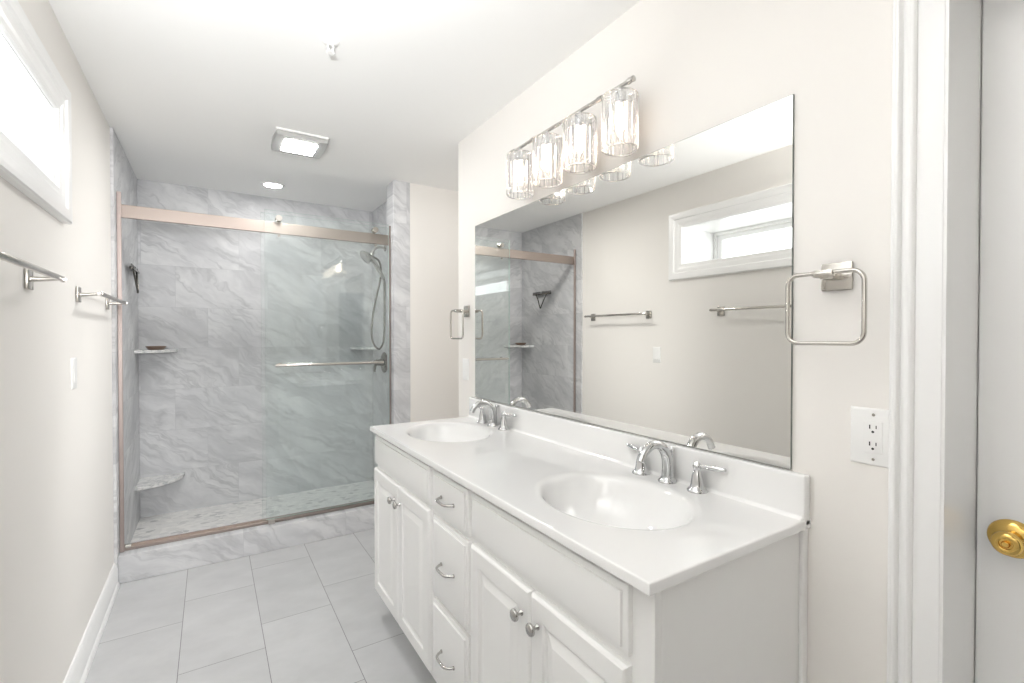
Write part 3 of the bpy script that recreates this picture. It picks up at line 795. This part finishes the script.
# corner shelves
def corner_shelf(x, y, sx, r, z, th, label, bulge=1.0):
    P = [(x, y)]
    for k in range(19):
        a = PI/2*k/18
        P.append((x+sx*r*math.cos(a)**bulge if k < 18 else x, y-r*math.sin(a)**bulge))
    b = MB(); b.prism(P, z-th, z)
    o = b.build('corner_shelf', M['shelf'], None, smooth=30, origin=(x, y, z-th))
    return tag(o, label, 'shelf', 'marble corner shelves in the shower')
corner_shelf(XT+0.0005, YB-0.0005, 1, 0.225, 1.243, 0.020, 'upper left marble corner shelf holding the brown soap dish')
corner_shelf(XT+0.0005, YB-0.0005, 1, 0.262, 0.337, 0.020, 'low rounded marble corner shelf at the left of the shower')
corner_shelf(XR-0.0005, YB-0.0005, -1, 0.195, 1.243, 0.020, 'marble corner shelf at the right behind the glass')

b = MB(); dx, dy, dz = -0.318, 4.075, 1.2435
b.lathe([(0.0, 0.0), (0.040, 0.0), (0.048, 0.006), (0.058, 0.022), (0.060, 0.025), (0.055, 0.025), (0.046, 0.012), (0.0, 0.009)], (dx, dy, dz), (0, 0, 1), 32)
tag(b.build('soap_dish', M['dish'], smooth=40, origin=(dx, dy, dz)), 'small round brown soap dish on the upper left shelf', 'soap dish')

# squeegee hung on the left shower wall
sq = thing('squeegee', (XT, 3.83, 1.755), 'chrome squeegee with a wire handle hung on the left shower wall', 'squeegee')
b = MB(); b.lathe([(0.0, 0.0), (0.020, 0.0), (0.020, 0.006), (0.010, 0.010), (0.007, 0.026), (0.011, 0.030), (0.0, 0.034)], (XT+0.0003, 3.83, 1.768), (1, 0, 0), 22)
b.build('wall_hook', M['chrome'], sq, smooth=40)
b = MB(); b.box(XT+0.012, XT+0.034, 3.685, 3.975, 1.748, 1.764, 0.004, 2)
bl = b.build('blade_holder', M['darkmetal'], sq, smooth=30)
b = MB(); b.box(XT+0.021, XT+0.025, 3.680, 3.980, 1.762, 1.780)
b.build('rubber_blade', M['rubber'], bl)
b = MB()
b.sweep(spline([(XT+0.026, 3.745, 1.750), (XT+0.032, 3.785, 1.69), (XT+0.038, 3.818, 1.63), (XT+0.038, 3.83, 1.615), (XT+0.038, 3.842, 1.63), (XT+0.032, 3.875, 1.69), (XT+0.026, 3.915, 1.750)], 5), 0.0058, 8)
b.build('handle', M['darkmetal'], sq, smooth=50)

# hand shower, hose and valve on the right shower wall
hs = thing('hand_shower', (XR, 3.85, 2.06), 'chrome hand shower with a looping hose on the right shower wall', 'shower head')
b = MB()
b.lathe([(0.0, 0.0), (0.030, 0.0), (0.028, 0.006), (0.012, 0.012), (0.0, 0.013)], (XR-0.0003, 3.85, 2.06), (-1, 0, 0), 26)
b.sweep(spline([(XR-0.006, 3.85, 2.06), (XR-0.05, 3.85, 2.062), (XR-0.085, 3.85, 2.045), (XR-0.105, 3.85, 2.012)], 6), 0.0095, 12)
b.lathe([(0.0, -0.022), (0.016, -0.022), (0.019, -0.008), (0.019, 0.012), (0.013, 0.022), (0.0, 0.022)], (XR-0.112, 3.85, 2.0), (-0.4, 0, -1), 18)
b.build('shower_arm', M['steel'], hs, smooth=45)
b = MB()
wand = spline([(1.200, 3.845, 1.806), (1.165, 3.845, 1.868), (1.128, 3.845, 1.925), (1.100, 3.845, 1.962), (1.078, 3.845, 1.978)], 6)
b.sweep(wand, lerp_list([0.0125, 0.0150, 0.0165, 0.0185, 0.026], len(wand)), 14)
b.lathe([(0.0, -0.026), (0.024, -0.026), (0.042, -0.008), (0.057, 0.008), (0.058, 0.017), (0.053, 0.021), (0.0, 0.020)], (1.060, 3.845, 1.978), (-0.75, -0.10, -0.55), 30)
b.build('hand_piece', M['steel'], hs, smooth=45)
b = MB()
hose = spline([(1.200, 3.845, 1.806), (1.206, 3.846, 1.76), (1.207, 3.850, 1.60), (1.205, 3.850, 1.42), (1.196, 3.850, 1.29), (1.160, 3.850, 1.232), (1.118, 3.850, 1.272), (1.100, 3.850, 1.36), (1.112, 3.852, 1.50), (1.135, 3.852, 1.63), (1.165, 3.852, 1.76), (1.182, 3.86, 1.86), (1.168, 3.866, 1.95), (1.112, 3.862, 1.985)], 7)
b.sweep(hose, 0.0078, 10)
ho = b.build('hose', M['darkmetal'], hs, smooth=60); ho['label'] = 'flexible metal hose hanging in a long loop'
sv = thing('shower_valve', (XR, 3.88, 1.12), 'round nickel shower valve on the right shower wall below the hose', 'valve')
b = MB(); b.lathe([(0.0, 0.0), (0.086, 0.0), (0.086, 0.004), (0.078, 0.011), (0.050, 0.016), (0.030, 0.020), (0.026, 0.050), (0.0, 0.052)], (XR-0.0003, 3.88, 1.12), (-1, 0, 0), 36)
b.build('escutcheon', M['darkmetal'], sv, smooth=40)
b = MB()
b.lathe([(0.0, 0.0), (0.024, 0.0), (0.026, 0.015), (0.022, 0.032), (0.0, 0.034)], (XR-0.050, 3.88, 1.12), (-1, 0, 0), 24)
b.sweep([(XR-0.068, 3.88, 1.115), (XR-0.082, 3.872, 1.085), (XR-0.088, 3.866, 1.045)], [0.011, 0.010, 0.008], 12)
b.build('lever', M['darkmetal'], sv, smooth=45)

for o in list(bpy.data.objects):
    if '_w' in o: del o['_w']
